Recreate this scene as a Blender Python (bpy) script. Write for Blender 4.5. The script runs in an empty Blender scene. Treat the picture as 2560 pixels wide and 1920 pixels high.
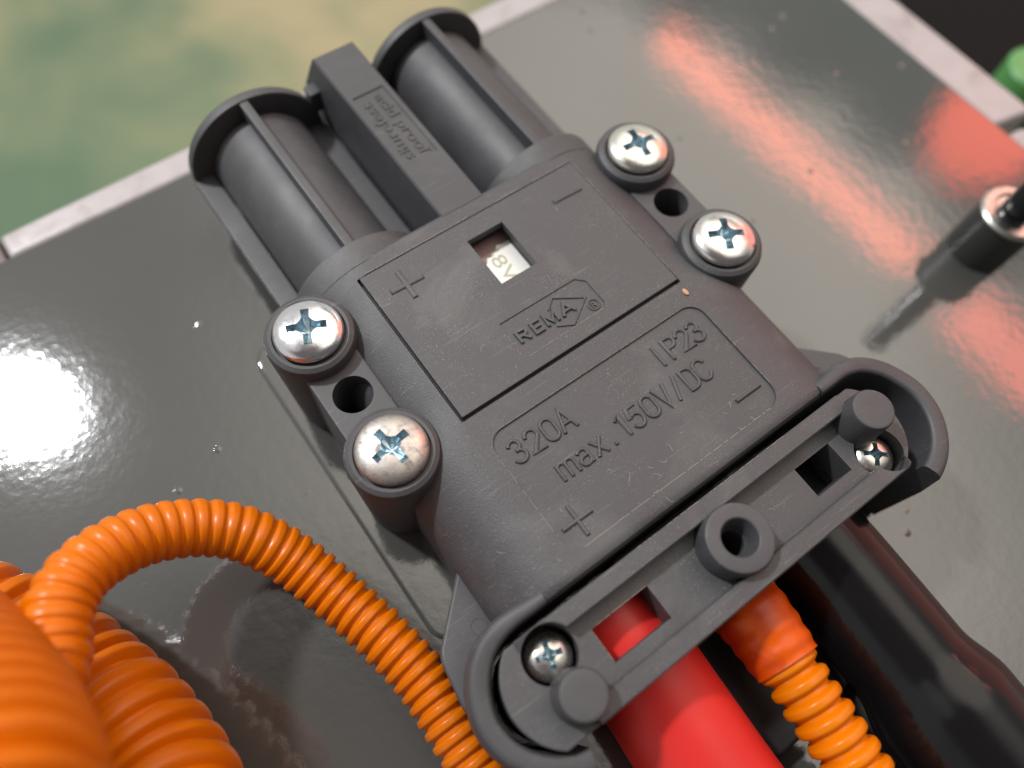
import bpy, bmesh, math, random
from mathutils import Vector, Matrix
from math import sin, cos, pi, radians, sqrt, atan2, hypot
random.seed(7)
SC = bpy.context.scene
COL = SC.collection
K = 0.001            # everything below is laid out in millimetres
Z0 = 31.0            # the top face of the connector lies 31 mm above the sheet metal


def W(x, y, z):
    return Vector((x * K, y * K, (z + Z0) * K))


# ------------------------------------------------------------------ camera
cx_ = Vector((0.807269, -0.587667, 0.054448))
cy_ = -Vector((-0.519605, -0.751447, -0.406618))
cz_ = -Vector((0.279871, 0.299959, -0.911974))
CAMP = (-25.827, -39.004, 119.420)
cd = bpy.data.cameras.new('camera')
cam = bpy.data.objects.new('camera', cd)
COL.objects.link(cam)
cam.matrix_world = Matrix(((cx_.x, cy_.x, cz_.x, CAMP[0] * K),
                           (cx_.y, cy_.y, cz_.y, CAMP[1] * K),
                           (cx_.z, cy_.z, cz_.z, (CAMP[2] + Z0) * K),
                           (0, 0, 0, 1)))
cd.sensor_width = 36.0
cd.lens = 1850.0 / 2560.0 * 36.0
cd.clip_start = 0.005
cd.clip_end = 100.0
cd.dof.use_dof = True
cd.dof.focus_distance = 0.131
cd.dof.aperture_fstop = 6.8
SC.camera = cam

# ------------------------------------------------------------------ world: the hall the box stands in, seen only as reflections
wd = bpy.data.worlds.new('World')
SC.world = wd
wd.use_nodes = True
wn, wl = wd.node_tree.nodes, wd.node_tree.links
wn.clear()
w_out = wn.new('ShaderNodeOutputWorld')
w_bg = wn.new('ShaderNodeBackground')
w_tc = wn.new('ShaderNodeTexCoord')
wl.new(w_bg.outputs[0], w_out.inputs[0])


def dirv(az, el):
    return (cos(radians(el)) * cos(radians(az)), cos(radians(el)) * sin(radians(az)), sin(radians(el)))


def wmix(prev, az, el, r0, r1, colr, fac=1.0):
    """blend colr into the surroundings inside r0 degrees around a direction, fading out at r1"""
    d = wn.new('ShaderNodeVectorMath'); d.operation = 'DOT_PRODUCT'
    n = wn.new('ShaderNodeVectorMath'); n.operation = 'NORMALIZE'
    wl.new(w_tc.outputs['Generated'], n.inputs[0])
    wl.new(n.outputs[0], d.inputs[0]); d.inputs[1].default_value = dirv(az, el)
    m = wn.new('ShaderNodeMapRange'); m.interpolation_type = 'SMOOTHSTEP'
    m.inputs['From Min'].default_value = cos(radians(r1)); m.inputs['From Max'].default_value = cos(radians(r0))
    m.inputs['To Max'].default_value = fac
    wl.new(d.outputs['Value'], m.inputs['Value'])
    x = wn.new('ShaderNodeMix'); x.data_type = 'RGBA'
    wl.new(m.outputs[0], x.inputs['Factor'])
    wl.new(prev, x.inputs['A']); x.inputs['B'].default_value = (*colr, 1)
    return x.outputs['Result']


base_rgb = wn.new('ShaderNodeRGB'); base_rgb.outputs[0].default_value = (0.66, 0.68, 0.67, 1)
c = base_rgb.outputs[0]
c = wmix(c, 0, -90, 60, 88, (0.08, 0.085, 0.07))           # floor of the hall
c = wmix(c, 14, 56, 20, 46, (2.7, 2.5, 2.2))             # bright ceiling on the right
c = wmix(c, -20, 25, 12, 34, (0.55, 0.62, 0.60))
for az_, el_ in ((46, 30), (36, 31.5), (26, 33), (16, 34), (6, 35)):       # dark beam below the red sign
    c = wmix(c, az_, el_, 5.5, 8.5, (0.34, 0.44, 0.42))
c = wmix(c, -95, 12, 42, 74, (0.13, 0.13, 0.13))          # unlit side of the hall behind the camera
c = wmix(c, -5, 16, 10, 26, (1.5, 0.55, 0.45))             # added red fill low on the right, no such source seen
c = wmix(c, 205, 68, 17, 34, (0.16, 0.14, 0.14))          # whoever holds the camera
c = wmix(c, 150, 60, 4, 14, (0.7, 0.72, 0.7))
wl.new(c, w_bg.inputs['Color'])
w_bg.inputs['Strength'].default_value = 1.0

# ------------------------------------------------------------------ lamps


def area(name, az, el, dist, shape, sx, sy, radiance, colr, aim=(20, 0, -15), roll=0.0):
    ld = bpy.data.lights.new(name, 'AREA')
    ld.shape = shape
    ld.size = sx; ld.size_y = sy
    a = sx * sy * (pi / 4 if shape in ('DISK', 'ELLIPSE') else 1.0)
    ld.energy = radiance * pi * a
    ld.color = colr
    o = bpy.data.objects.new(name, ld); COL.objects.link(o)
    d = Vector(dirv(az, el))
    o.location = W(*aim) + d * dist
    q = (-d).to_track_quat('-Z', 'Y')
    o.rotation_euler = (q.to_matrix() @ Matrix.Rotation(roll, 3, 'Z')).to_euler()
    return o


area('key_lamp', 112.3, 53.4, 1.5, 'DISK', 0.12, 0.12, 600.0, (0.97, 0.985, 1.0), aim=(-70, 67, -31))


def lamp_between(name, pa, da, pb, db, dist, wid, radiance, colr):
    """long lamp whose ends are seen mirrored at pa and pb in the paint (da, db: mirrored view directions)"""
    A = W(*pa) + Vector(da).normalized() * dist; B = W(*pb) + Vector(db).normalized() * dist
    c0 = (A + B) / 2; ax = (B - A); L = ax.length; ax.normalize()
    nz = (c0 - W(60, 20, -20)); nz = (nz - ax * nz.dot(ax)).normalized()     # area lamps shine along -Z
    yv = nz.cross(ax)
    ld = bpy.data.lights.new(name, 'AREA'); ld.shape = 'RECTANGLE'; ld.size = L; ld.size_y = wid
    ld.energy = radiance * pi * L * wid; ld.color = colr
    o = bpy.data.objects.new(name, ld); COL.objects.link(o)
    o.matrix_world = Matrix(((ax.x, yv.x, nz.x, c0.x), (ax.y, yv.y, nz.y, c0.y), (ax.z, yv.z, nz.z, c0.z), (0, 0, 0, 1)))
    return o


lamp_between('red_sign_lamp', (119.5, 74.5, -31), (0.61, 0.48, 0.63), (124.3, -20.2, -31), (0.70, 0.09, 0.71), 1.5, 0.055, 8.2, (1.0, 0.17, 0.07))
area('red_round_lamp', 10.5, 36.5, 1.5, 'DISK', 0.20, 0.20, 6.2, (1.0, 0.12, 0.06), aim=(168, -6, -31))
lamp_between('red_side_lamp', (122.7, -34.4, -31), (0.70, 0.02, 0.71), (122.8, -62, -31), (0.70, -0.12, 0.71), 1.5, 0.10, 6.2, (1.0, 0.16, 0.09))

vs = SC.view_settings
vs.view_transform = 'Standard'
vs.look = 'None'
vs.exposure = 0.0
vs.gamma = 1.0
vs.use_curve_mapping = False

# ------------------------------------------------------------------ materials


def mat(name, colr, rough=0.5, metal=0.0, spec=0.5, ior=1.5):
    m = bpy.data.materials.new(name); m.use_nodes = True
    b = m.node_tree.nodes['Principled BSDF']
    b.inputs['Base Color'].default_value = (*colr, 1)
    b.inputs['Roughness'].default_value = rough
    b.inputs['Metallic'].default_value = metal
    b.inputs['Specular IOR Level'].default_value = spec
    b.inputs['IOR'].default_value = ior
    return m, m.node_tree.nodes, m.node_tree.links, b


def tex(n, l, kind, scale, detail=2.0, rough=0.5, dist=0.0, vec=None):
    t = n.new('ShaderNodeTexNoise' if kind == 'noise' else 'ShaderNodeTexVoronoi')
    t.inputs['Scale'].default_value = scale
    if kind == 'noise':
        t.inputs['Detail'].default_value = detail; t.inputs['Roughness'].default_value = rough
        t.inputs['Distortion'].default_value = dist
    g = n.new('ShaderNodeNewGeometry')
    l.new(vec if vec else g.outputs['Position'], t.inputs['Vector'])
    return t


def ramp(n, l, src, stops):
    r = n.new('ShaderNodeValToRGB')
    e = r.color_ramp.elements
    while len(e) < len(stops):
        e.new(0.5)
    for k, (p, cc) in enumerate(stops):
        e[k].position = p
        e[k].color = (*cc, 1) if len(cc) == 3 else cc
    l.new(src, r.inputs[0])
    return r.outputs[0]


def g3(v):
    return (v, v, v)


def bump(n, l, b, items):
    """items: list of (height socket, strength, distance)"""
    prev = None
    for h, s, d in items:
        k = n.new('ShaderNodeBump'); k.inputs['Strength'].default_value = s; k.inputs['Distance'].default_value = d
        l.new(h, k.inputs['Height'])
        if prev is not None:
            l.new(prev, k.inputs['Normal'])
        prev = k.outputs[0]
    l.new(prev, b.inputs['Normal'])


def plastic(name, base, rough=0.46, grain=1.0, dusty=1.0):
    m, n, l, b = mat(name, base, rough, spec=0.5)
    big = tex(n, l, 'noise', 90, 4, 0.6)
    fine = tex(n, l, 'noise', 3300, 3, 0.75)
    dust_sparkle = tex(n, l, 'noise', 3800, 1, 0.5)
    cr = ramp(n, l, big.outputs['Fac'], [(0.3, tuple(v * 0.93 for v in base)), (0.7, tuple(v * 1.10 for v in base))])
    dm = ramp(n, l, dust_sparkle.outputs['Fac'], [(0.655, g3(0)), (0.74, g3(0.40 * dusty))])  # pale specks: dust, plus the sparkle of the grain put into the colour
    patch = tex(n, l, 'noise', 120, 3, 0.6)
    pm = ramp(n, l, patch.outputs['Fac'], [(0.40, g3(0.15)), (0.65, g3(1))])
    mul = n.new('ShaderNodeMath'); mul.operation = 'MULTIPLY'
    l.new(dm, mul.inputs[0]); l.new(pm, mul.inputs[1])
    x = n.new('ShaderNodeMix'); x.data_type = 'RGBA'
    l.new(mul.outputs[0], x.inputs['Factor']); l.new(cr, x.inputs['A']); x.inputs['B'].default_value = (0.42, 0.42, 0.40, 1)
    sm_ = tex(n, l, 'noise', 55, 5, 0.65, 0.4)
    sr_ = ramp(n, l, sm_.outputs['Fac'], [(0.50, g3(0)), (0.72, g3(0.22 * dusty))])
    x2 = n.new('ShaderNodeMix'); x2.data_type = 'RGBA'
    l.new(sr_, x2.inputs['Factor']); l.new(x.outputs['Result'], x2.inputs['A']); x2.inputs['B'].default_value = (0.20, 0.20, 0.20, 1)
    mp_ = n.new('ShaderNodeMapping'); mp_.inputs['Rotation'].default_value = (0, 0, 0.9 + 0.4 * dusty)
    mp_.inputs['Scale'].default_value = (90, 3600, 400)
    gg = n.new('ShaderNodeNewGeometry'); l.new(gg.outputs['Position'], mp_.inputs['Vector'])
    sc_ = tex(n, l, 'noise', 1.0, 1, 0.5, 0.0, mp_.outputs[0])
    sk = ramp(n, l, sc_.outputs['Fac'], [(0.70, g3(0)), (0.76, g3(0.30))])
    x3 = n.new('ShaderNodeMix'); x3.data_type = 'RGBA'
    l.new(sk, x3.inputs['Factor']); l.new(x2.outputs['Result'], x3.inputs['A']); x3.inputs['B'].default_value = (0.22, 0.22, 0.21, 1)
    l.new(x3.outputs['Result'], b.inputs['Base Color'])
    rr = ramp(n, l, big.outputs['Fac'], [(0.3, g3(rough - 0.05)), (0.7, g3(rough + 0.08))])
    l.new(rr, b.inputs['Roughness'])
    bump(n, l, b, [(fine.outputs['Fac'], 0.85 * grain, 0.00011)])
    return m


M = {}
M['plastic'] = plastic('anthracite_plastic', (0.060, 0.0585, 0.063))
M['plastic_smooth'] = plastic('smooth_anthracite_plastic', (0.054, 0.053, 0.058), rough=0.50, grain=0.35, dusty=0.5)
M['plate'] = plastic('cover_plastic', (0.064, 0.062, 0.066), rough=0.50, grain=0.9, dusty=1.5)
M['burr'] = mat('worn_edge', (0.30, 0.27, 0.22), 0.8)[0]
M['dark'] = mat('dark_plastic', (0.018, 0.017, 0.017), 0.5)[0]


def painted(name, colr):
    m, n, l, b = mat(name, colr, 0.07, spec=0.5, ior=1.80)
    big = tex(n, l, 'noise', 14, 3, 0.55)
    cr = ramp(n, l, big.outputs['Fac'], [(0.3, tuple(v * 0.9 for v in colr)), (0.7, tuple(v * 1.12 for v in colr))])
    l.new(cr, b.inputs['Base Color'])
    peel = tex(n, l, 'noise', 420, 3, 0.6)
    wave = tex(n, l, 'noise', 60, 2, 0.5)
    vo = tex(n, l, 'voronoi', 85); vo.voronoi_dimensions = '2D'
    spots = ramp(n, l, vo.outputs['Distance'], [(0.0, g3(1)), (0.07, g3(0))])
    gate = tex(n, l, 'noise', 55, 1, 0.5)
    gm = ramp(n, l, gate.outputs['Fac'], [(0.60, g3(0)), (0.64, g3(1))])
    mu = n.new('ShaderNodeMath'); mu.operation = 'MULTIPLY'
    l.new(spots, mu.inputs[0]); l.new(gm, mu.inputs[1])
    bump(n, l, b, [(wave.outputs['Fac'], 0.10, 0.0005), (peel.outputs['Fac'], 0.24, 0.00014), (mu.outputs[0], 0.9, 0.00022)])
    return m


M['paint'] = painted('grey_gloss_paint', (0.060, 0.059, 0.055))
m, n, l, b = mat('edge_reflection_colour', (0.40, 0.37, 0.375), 0.35)  # pale colour stands in for bright light reflected by the sheet's bevel
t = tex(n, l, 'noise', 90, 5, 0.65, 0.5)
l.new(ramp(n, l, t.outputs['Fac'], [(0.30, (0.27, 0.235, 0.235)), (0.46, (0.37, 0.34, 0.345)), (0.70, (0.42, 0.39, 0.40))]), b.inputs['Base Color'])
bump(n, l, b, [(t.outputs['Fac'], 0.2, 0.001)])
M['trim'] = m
M['trim_dark'] = mat('rusty_edge', (0.07, 0.04, 0.035), 0.5)[0]


def zinc(name, base, rough, mottled, seed=0.0, blotch=(0.75, 0.62, 0.52)):
    m, n, l, b = mat(name, base, rough, metal=1.0)
    g_ = n.new('ShaderNodeNewGeometry'); sh = n.new('ShaderNodeVectorMath'); sh.operation = 'ADD'
    sh.inputs[1].default_value = (seed, seed * 0.7, 0)
    l.new(g_.outputs['Position'], sh.inputs[0])
    t = tex(n, l, 'noise', 520, 5, 0.65, 0.3, sh.outputs[0])
    cr = ramp(n, l, t.outputs['Fac'], [(0.32, tuple(v * (1 - 0.55 * mottled) for v in base)), (0.50, base), (0.72, tuple(a_ * (1 - 0.5 * mottled) + q_ * 0.5 * mottled for a_, q_ in zip(base, blotch)))])
    l.new(cr, b.inputs['Base Color'])
    rr = ramp(n, l, t.outputs['Fac'], [(0.35, g3(rough + 0.22 * mottled)), (0.62, g3(rough))])
    l.new(rr, b.inputs['Roughness'])
    s = tex(n, l, 'noise', 900, 3, 0.6)
    bump(n, l, b, [(s.outputs['Fac'], 0.12 + 0.25 * mottled, 0.0001)])
    return m


M['zinc'] = zinc('bright_zinc', (0.70, 0.67, 0.65), 0.17, 0.25)
M['zinc_worn'] = zinc('corroded_zinc', (0.47, 0.435, 0.41), 0.38, 1.0)
M['zinc_b'] = zinc('iridescent_zinc', (0.76, 0.73, 0.74), 0.13, 0.45, 0.37, (0.62, 0.60, 0.80))
M['zinc_c'] = zinc('warm_zinc', (0.72, 0.70, 0.64), 0.20, 0.4, 1.31)
M['zinc_d'] = zinc('small_screw_zinc', (0.62, 0.60, 0.57), 0.22, 0.6, 2.2)
M['recess'] = zinc('blue_zinc', (0.44, 0.56, 0.62), 0.26, 0.7, 0.9, (0.6, 0.75, 0.8))
M['chrome'] = zinc('dull_chrome', (0.55, 0.53, 0.50), 0.24, 0.6, 3.1)
M['black_gloss'] = mat('black_gloss', (0.012, 0.012, 0.013), 0.12)[0]
M['rubber'] = mat('black_rubber', (0.034, 0.036, 0.033), 0.42)[0]

m, n, l, b = mat('red_cable_jacket', (0.50, 0.012, 0.012), 0.42, spec=0.35)
t = tex(n, l, 'noise', 60, 3, 0.5)
l.new(ramp(n, l, t.outputs['Fac'], [(0.3, (0.54, 0.018, 0.015)), (0.7, (0.62, 0.026, 0.020))]), b.inputs['Base Color'])
b.inputs['Subsurface Weight'].default_value = 0.12
b.inputs['Subsurface Radius'].default_value = (1.0, 0.2, 0.1)
b.inputs['Subsurface Scale'].default_value = 0.002
M['red'] = m

m, n, l, b = mat('black_heat_shrink', (0.006, 0.0055, 0.006), 0.16, spec=0.28)
t = tex(n, l, 'noise', 130, 3, 0.5)
s = tex(n, l, 'noise', 38, 1, 0.5)
l.new(ramp(n, l, t.outputs['Fac'], [(0.35, g3(0.12)), (0.75, g3(0.24))]), b.inputs['Roughness'])
bump(n, l, b, [(s.outputs['Fac'], 0.10, 0.0004)])
M['shrink'] = m


def orange(name, colr, rough=0.3):
    m, n, l, b = mat(name, colr, rough, spec=0.30)
    t = tex(n, l, 'noise', 70, 3, 0.5)
    l.new(ramp(n, l, t.outputs['Fac'], [(0.3, tuple(v * 0.92 for v in colr)), (0.7, tuple(min(1, v * 1.06) for v in colr))]), b.inputs['Base Color'])
    b.inputs['Subsurface Weight'].default_value = 0.0
    b.inputs['Subsurface Radius'].default_value = (1.0, 0.35, 0.1)
    b.inputs['Subsurface Scale'].default_value = 0.0015
    s = tex(n, l, 'noise', 500, 2, 0.5)
    bump(n, l, b, [(s.outputs['Fac'], 0.08, 0.0002)])
    return m


M['orange'] = orange('orange_conduit_plastic', (0.60, 0.138, 0.0005))
M['orange_c'] = orange('amber_conduit_plastic', (0.63, 0.158, 0.0008))
m, n, l, b = mat('red_film_over_conduit', (0.50, 0.05, 0.006), 0.34, spec=0.3)
t = tex(n, l, 'noise', 160, 2, 0.5, 0.6)
l.new(ramp(n, l, t.outputs['Fac'], [(0.35, (0.42, 0.036, 0.002)), (0.60, (0.60, 0.080, 0.002))]), b.inputs['Base Color'])
M['film'] = m

m, n, l, b = mat('white_insert', (0.80, 0.78, 0.74), 0.45)
M['white'] = m
M['insert_brown'] = mat('torn_brown_backing', (0.20, 0.12, 0.11), 0.5)[0]
M['olive_print'] = mat('faded_olive_print', (0.44, 0.43, 0.30), 0.6)[0]
M['lint'] = mat('lint_fibre', (0.45, 0.42, 0.32), 0.8)[0]
M['crumb'] = mat('tan_crumb', (0.55, 0.30, 0.17), 0.7)[0]

m, n, l, b = mat('speckled_hall_floor', (0.3, 0.3, 0.2), 0.6)
t = tex(n, l, 'noise', 4.0, 3, 0.55, 0.3)
t2 = tex(n, l, 'noise', 9, 2, 0.5)
ad = n.new('ShaderNodeMath'); ad.operation = 'MULTIPLY_ADD'
l.new(t2.outputs['Fac'], ad.inputs[0]); ad.inputs[1].default_value = 0.25; l.new(t.outputs['Fac'], ad.inputs[2])
gpos = n.new('ShaderNodeNewGeometry')
dt = n.new('ShaderNodeVectorMath'); dt.operation = 'DOT_PRODUCT'      # green lino giving way to a tan mat
l.new(gpos.outputs['Position'], dt.inputs[0]); dt.inputs[1].default_value = (0.62, 0.45, 0.0)
a2 = n.new('ShaderNodeMath'); a2.operation = 'ADD'
l.new(dt.outputs['Value'], a2.inputs[0]); l.new(ad.outputs[0], a2.inputs[1])
a3 = n.new('ShaderNodeMath'); a3.operation = 'ADD'; a3.inputs[1].default_value = -0.60
l.new(a2.outputs[0], a3.inputs[0])
FLOORRAMP = ramp(n, l, a3.outputs[0], [(0.30, (0.10, 0.17, 0.10)), (0.52, (0.19, 0.235, 0.135)), (0.78, (0.40, 0.35, 0.20))])
l.new(FLOORRAMP, b.inputs['Base Color'])
M['floor'] = m
M['case'] = mat('black_case', (0.008, 0.008, 0.008), 0.8, spec=0.1)[0]
M['green'] = mat('green_plastic', (0.10, 0.30, 0.09), 0.45)[0]

# ------------------------------------------------------------------ builders


def poly_prism(pts, z0, z1):
    bm = bmesh.new()
    lo = [bm.verts.new((x, y, z0)) for x, y in pts]
    hi = [bm.verts.new((x, y, z1)) for x, y in pts]
    nn = len(pts)
    area2 = sum(pts[i][0] * pts[(i + 1) % nn][1] - pts[(i + 1) % nn][0] * pts[i][1] for i in range(nn))
    if area2 < 0:
        lo.reverse(); hi.reverse()
    bm.faces.new(list(reversed(lo))); bm.faces.new(hi)
    for i in range(nn):
        j = (i + 1) % nn
        bm.faces.new((lo[i], lo[j], hi[j], hi[i]))
    return bm


def box(x0, x1, y0, y1, z0, z1):
    return poly_prism([(x0, y0), (x1, y0), (x1, y1), (x0, y1)], z0, z1)


def rrect(x0, x1, y0, y1, r, seg=8):
    p = []
    for cx, cy, a0 in ((x1 - r, y0 + r, -90), (x1 - r, y1 - r, 0), (x0 + r, y1 - r, 90), (x0 + r, y0 + r, 180)):
        for k in range(seg + 1):
            a = radians(a0 + 90 * k / seg)
            p.append((cx + r * cos(a), cy + r * sin(a)))
    return p


def circ(cx, cy, r, n_=48, ry=None):
    ry = r if ry is None else ry
    return [(cx + r * cos(2 * pi * k / n_), cy + ry * sin(2 * pi * k / n_)) for k in range(n_)]


def lathe(prof, cx, cy, seg=64):
    """closed solid of revolution about a vertical axis; prof runs from the axis (r=0) round to the axis"""
    bm = bmesh.new()
    rings = []
    for r, z in prof:
        if r < 1e-6:
            rings.append([bm.verts.new((cx, cy, z))])
        else:
            rings.append([bm.verts.new((cx + r * cos(2 * pi * k / seg), cy + r * sin(2 * pi * k / seg), z)) for k in range(seg)])
    for a, b_ in zip(rings, rings[1:]):
        for k in range(seg):
            k2 = (k + 1) % seg
            va = [a[0]] if len(a) == 1 else [a[k], a[k2]]
            vb = [b_[0]] if len(b_) == 1 else [b_[k2], b_[k]]
            f = va + vb
            if len(f) >= 3:
                bm.faces.new(f)
    if len(rings[0]) > 1 and len(rings[-1]) > 1:
        a, b_ = rings[-1], rings[0]
        for k in range(seg):
            k2 = (k + 1) % seg
            bm.faces.new([a[k], a[k2], b_[k2], b_[k]])
    bmesh.ops.recalc_face_normals(bm, faces=bm.faces[:])
    return bm


def loft(sections, caps=True):
    bm = bmesh.new()
    rows = [[bm.verts.new(p) for p in s] for s in sections]
    for a, b_ in zip(rows, rows[1:]):
        nn = len(a)
        for k in range(nn):
            k2 = (k + 1) % nn
            bm.faces.new((a[k], a[k2], b_[k2], b_[k]))
    if caps:
        bm.faces.new(list(reversed(rows[0]))); bm.faces.new(rows[-1])
    bmesh.ops.recalc_face_normals(bm, faces=bm.faces[:])
    return bm


def merge(*bms):
    out = bmesh.new()
    for q in bms:
        me = bpy.data.meshes.new('tmp'); q.to_mesh(me); q.free(); out.from_mesh(me); bpy.data.meshes.remove(me)
    return out


def modified(bm, mods):
    """run modifiers on a bmesh (millimetre units) and return the resulting bmesh. mods: ('bevel', w, seg, angle) | ('diff', bm) | ('union', bm)"""
    me = bpy.data.meshes.new('tmp'); bm.to_mesh(me); bm.free()
    o = bpy.data.objects.new('tmp', me); COL.objects.link(o)
    tmp = []
    for q in mods:
        if q[0] == 'bevel':
            md = o.modifiers.new('b', 'BEVEL'); md.width = q[1]; md.segments = q[2]
            md.limit_method = 'ANGLE'; md.angle_limit = radians(q[3] if len(q) > 3 else 35)
            md.use_clamp_overlap = True
        else:
            cm = bpy.data.meshes.new('cut'); q[1].to_mesh(cm); q[1].free()
            co = bpy.data.objects.new('cut', cm); COL.objects.link(co); tmp.append((co, cm))
            md = o.modifiers.new('x', 'BOOLEAN'); md.operation = 'DIFFERENCE' if q[0] == 'diff' else 'UNION'
            md.object = co; md.solver = 'EXACT'; md.use_self = len(q) > 2
    dg = bpy.context.evaluated_depsgraph_get(); dg.update()
    me2 = bpy.data.meshes.new_from_object(o.evaluated_get(dg))
    out = bmesh.new(); out.from_mesh(me2)
    bpy.data.objects.remove(o); bpy.data.meshes.remove(me); bpy.data.meshes.remove(me2)
    for co, cm in tmp:
        bpy.data.objects.remove(co); bpy.data.meshes.remove(cm)
    return out


def tag(o, label=None, cat=None, group=None, kind=None):
    if label: o['label'] = label
    if cat: o['category'] = cat
    if group: o['group'] = group
    if kind: o['kind'] = kind
    return o


def empty(name, loc, label, cat, group=None):
    o = bpy.data.objects.new(name, None); COL.objects.link(o)
    o.location = W(*loc); o.empty_display_size = 0.005
    return tag(o, label, cat, group)


def world_loc(o):
    p = o.location.copy()
    q = o.parent
    while q is not None:
        p = p + q.location; q = q.parent
    return p


def obj(name, bm, material, parent=None, smooth=35, label=None, recess=None):
    base = world_loc(parent) if parent is not None else Vector((0, 0, 0))
    for v in bm.verts:
        v.co = W(*v.co) - base
    me = bpy.data.meshes.new(name)
    bmesh.ops.recalc_face_normals(bm, faces=bm.faces[:])
    for f in bm.faces:
        f.smooth = smooth > 0
    if smooth > 0:
        for e in bm.edges:
            if len(e.link_faces) == 2:
                e.smooth = e.calc_face_angle(0) < radians(smooth)
    bm.to_mesh(me); bm.free()
    me.materials.append(M[material])
    if recess:
        me.materials.append(M[recess[0]])
        for p in me.polygons:
            if recess[1](p.center / K, p.normal):
                p.material_index = 1
    o = bpy.data.objects.new(name, me); COL.objects.link(o)
    if smooth > 0 and len(me.polygons) > 5:
        wn_ = o.modifiers.new('flat_faces_first', 'WEIGHTED_NORMAL'); wn_.keep_sharp = True; wn_.weight = 80
    if parent is not None:
        o.parent = parent
    if label: o['label'] = label
    return o


def text_bm(s, size, x, y, z, h, rot=0.0, off=0.0, width=None, align='LEFT', shear=0.0):
    cu = bpy.data.curves.new('t', 'FONT'); cu.body = s; cu.size = size; cu.extrude = h / 2; cu.offset = off
    cu.shear = shear
    cu.align_x = align; cu.resolution_u = 6
    o = bpy.data.objects.new('t', cu); COL.objects.link(o)
    dg = bpy.context.evaluated_depsgraph_get(); dg.update()
    me = bpy.data.meshes.new_from_object(o.evaluated_get(dg))
    bm = bmesh.new(); bm.from_mesh(me)
    bpy.data.objects.remove(o); bpy.data.curves.remove(cu); bpy.data.meshes.remove(me)
    xs = [v.co.x for v in bm.verts]
    sx = 1.0
    if width:
        sx = width / (max(xs) - min(xs))
    x0 = min(xs) if align == 'LEFT' else 0
    for v in bm.verts:
        px, py, pz = (v.co.x - x0) * sx, v.co.y, v.co.z + h / 2
        v.co = (x + px * cos(rot) - py * sin(rot), y + px * sin(rot) + py * cos(rot), z + pz)
    return bm


def catmull(pts, step):
    """resample a smooth curve through pts at even steps; pts are tuples of any dimension"""
    P = [tuple(pts[0])] + [tuple(p) for p in pts] + [tuple(pts[-1])]
    P[0] = tuple(2 * a - b_ for a, b_ in zip(P[1], P[2])); P[-1] = tuple(2 * a - b_ for a, b_ in zip(P[-2], P[-3]))
    dense = []
    for i in range(1, len(P) - 2):
        p0, p1, p2, p3 = P[i - 1:i + 3]
        for k in range(40):
            t_ = k / 40
            dense.append(tuple(0.5 * (2 * b_ + (c_ - a) * t_ + (2 * a - 5 * b_ + 4 * c_ - d_) * t_ ** 2 + (-a + 3 * b_ - 3 * c_ + d_) * t_ ** 3)
                               for a, b_, c_, d_ in zip(p0, p1, p2, p3)))
    dense.append(P[-2])
    out = [dense[0]]; acc = 0.0; nxt = step
    for a, b_ in zip(dense, dense[1:]):
        dl = sqrt(sum((q - p) ** 2 for p, q in zip(a[:3], b_[:3])))
        while acc + dl >= nxt and dl > 0:
            f = (nxt - acc) / dl
            out.append(tuple(p + (q - p) * f for p, q in zip(a, b_)))
            nxt += step
        acc += dl
    return out


def sweep(path, radius, seg=32, caps=True, ups=Vector((0, 0, 1)), squash=None):
    """round tube along a list of 3-D points, radius(s, k) gives the radius at arc length s"""
    pts = [Vector(p[:3]) for p in path]
    bm = bmesh.new(); rings = []
    s = 0.0; nrm = None
    for i, p in enumerate(pts):
        t_ = (pts[min(i + 1, len(pts) - 1)] - pts[max(i - 1, 0)]).normalized()
        if nrm is None:
            nrm = t_.cross(ups).normalized() if abs(t_.dot(ups)) < 0.95 else t_.cross(Vector((1, 0, 0))).normalized()
        nrm = (nrm - t_ * nrm.dot(t_)).normalized()
        bi = t_.cross(nrm)
        if i: s += (p - pts[i - 1]).length
        r = radius(s, i)
        rings.append([bm.verts.new(p + (nrm * cos(2 * pi * k / seg) + bi * sin(2 * pi * k / seg)) * r) for k in range(seg)])
    for a, b_ in zip(rings, rings[1:]):
        for k in range(seg):
            k2 = (k + 1) % seg
            bm.faces.new((a[k], a[k2], b_[k2], b_[k]))
    if caps:
        bm.faces.new(list(reversed(rings[0]))); bm.faces.new(rings[-1])
    bmesh.ops.recalc_face_normals(bm, faces=bm.faces[:])
    return bm


def corr(pitch, r_out, r_in, duty=0.66, soft=0.16):
    """radius profile of corrugated conduit: broad rounded ribs, narrow grooves"""
    def f(s, i):
        u = (s / pitch) % 1.0
        if u < duty:
            q = u / duty
            e = min(q, 1 - q) / soft
            k = 1.0 if e > 1 else sin(e * pi / 2)
            return r_in + (r_out - r_in) * (0.25 + 0.75 * k) + 0.12 * (r_out - r_in) * (sin(q * pi) - 1)
        return r_in
    return f


# ------------------------------------------------------------------ the setting
def plane(x0, x1, y0, y1, z):
    bm = bmesh.new()
    v = [bm.verts.new(p) for p in ((x0, y0, z), (x1, y0, z), (x1, y1, z), (x0, y1, z))]
    bm.faces.new(v)
    return bm


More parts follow.
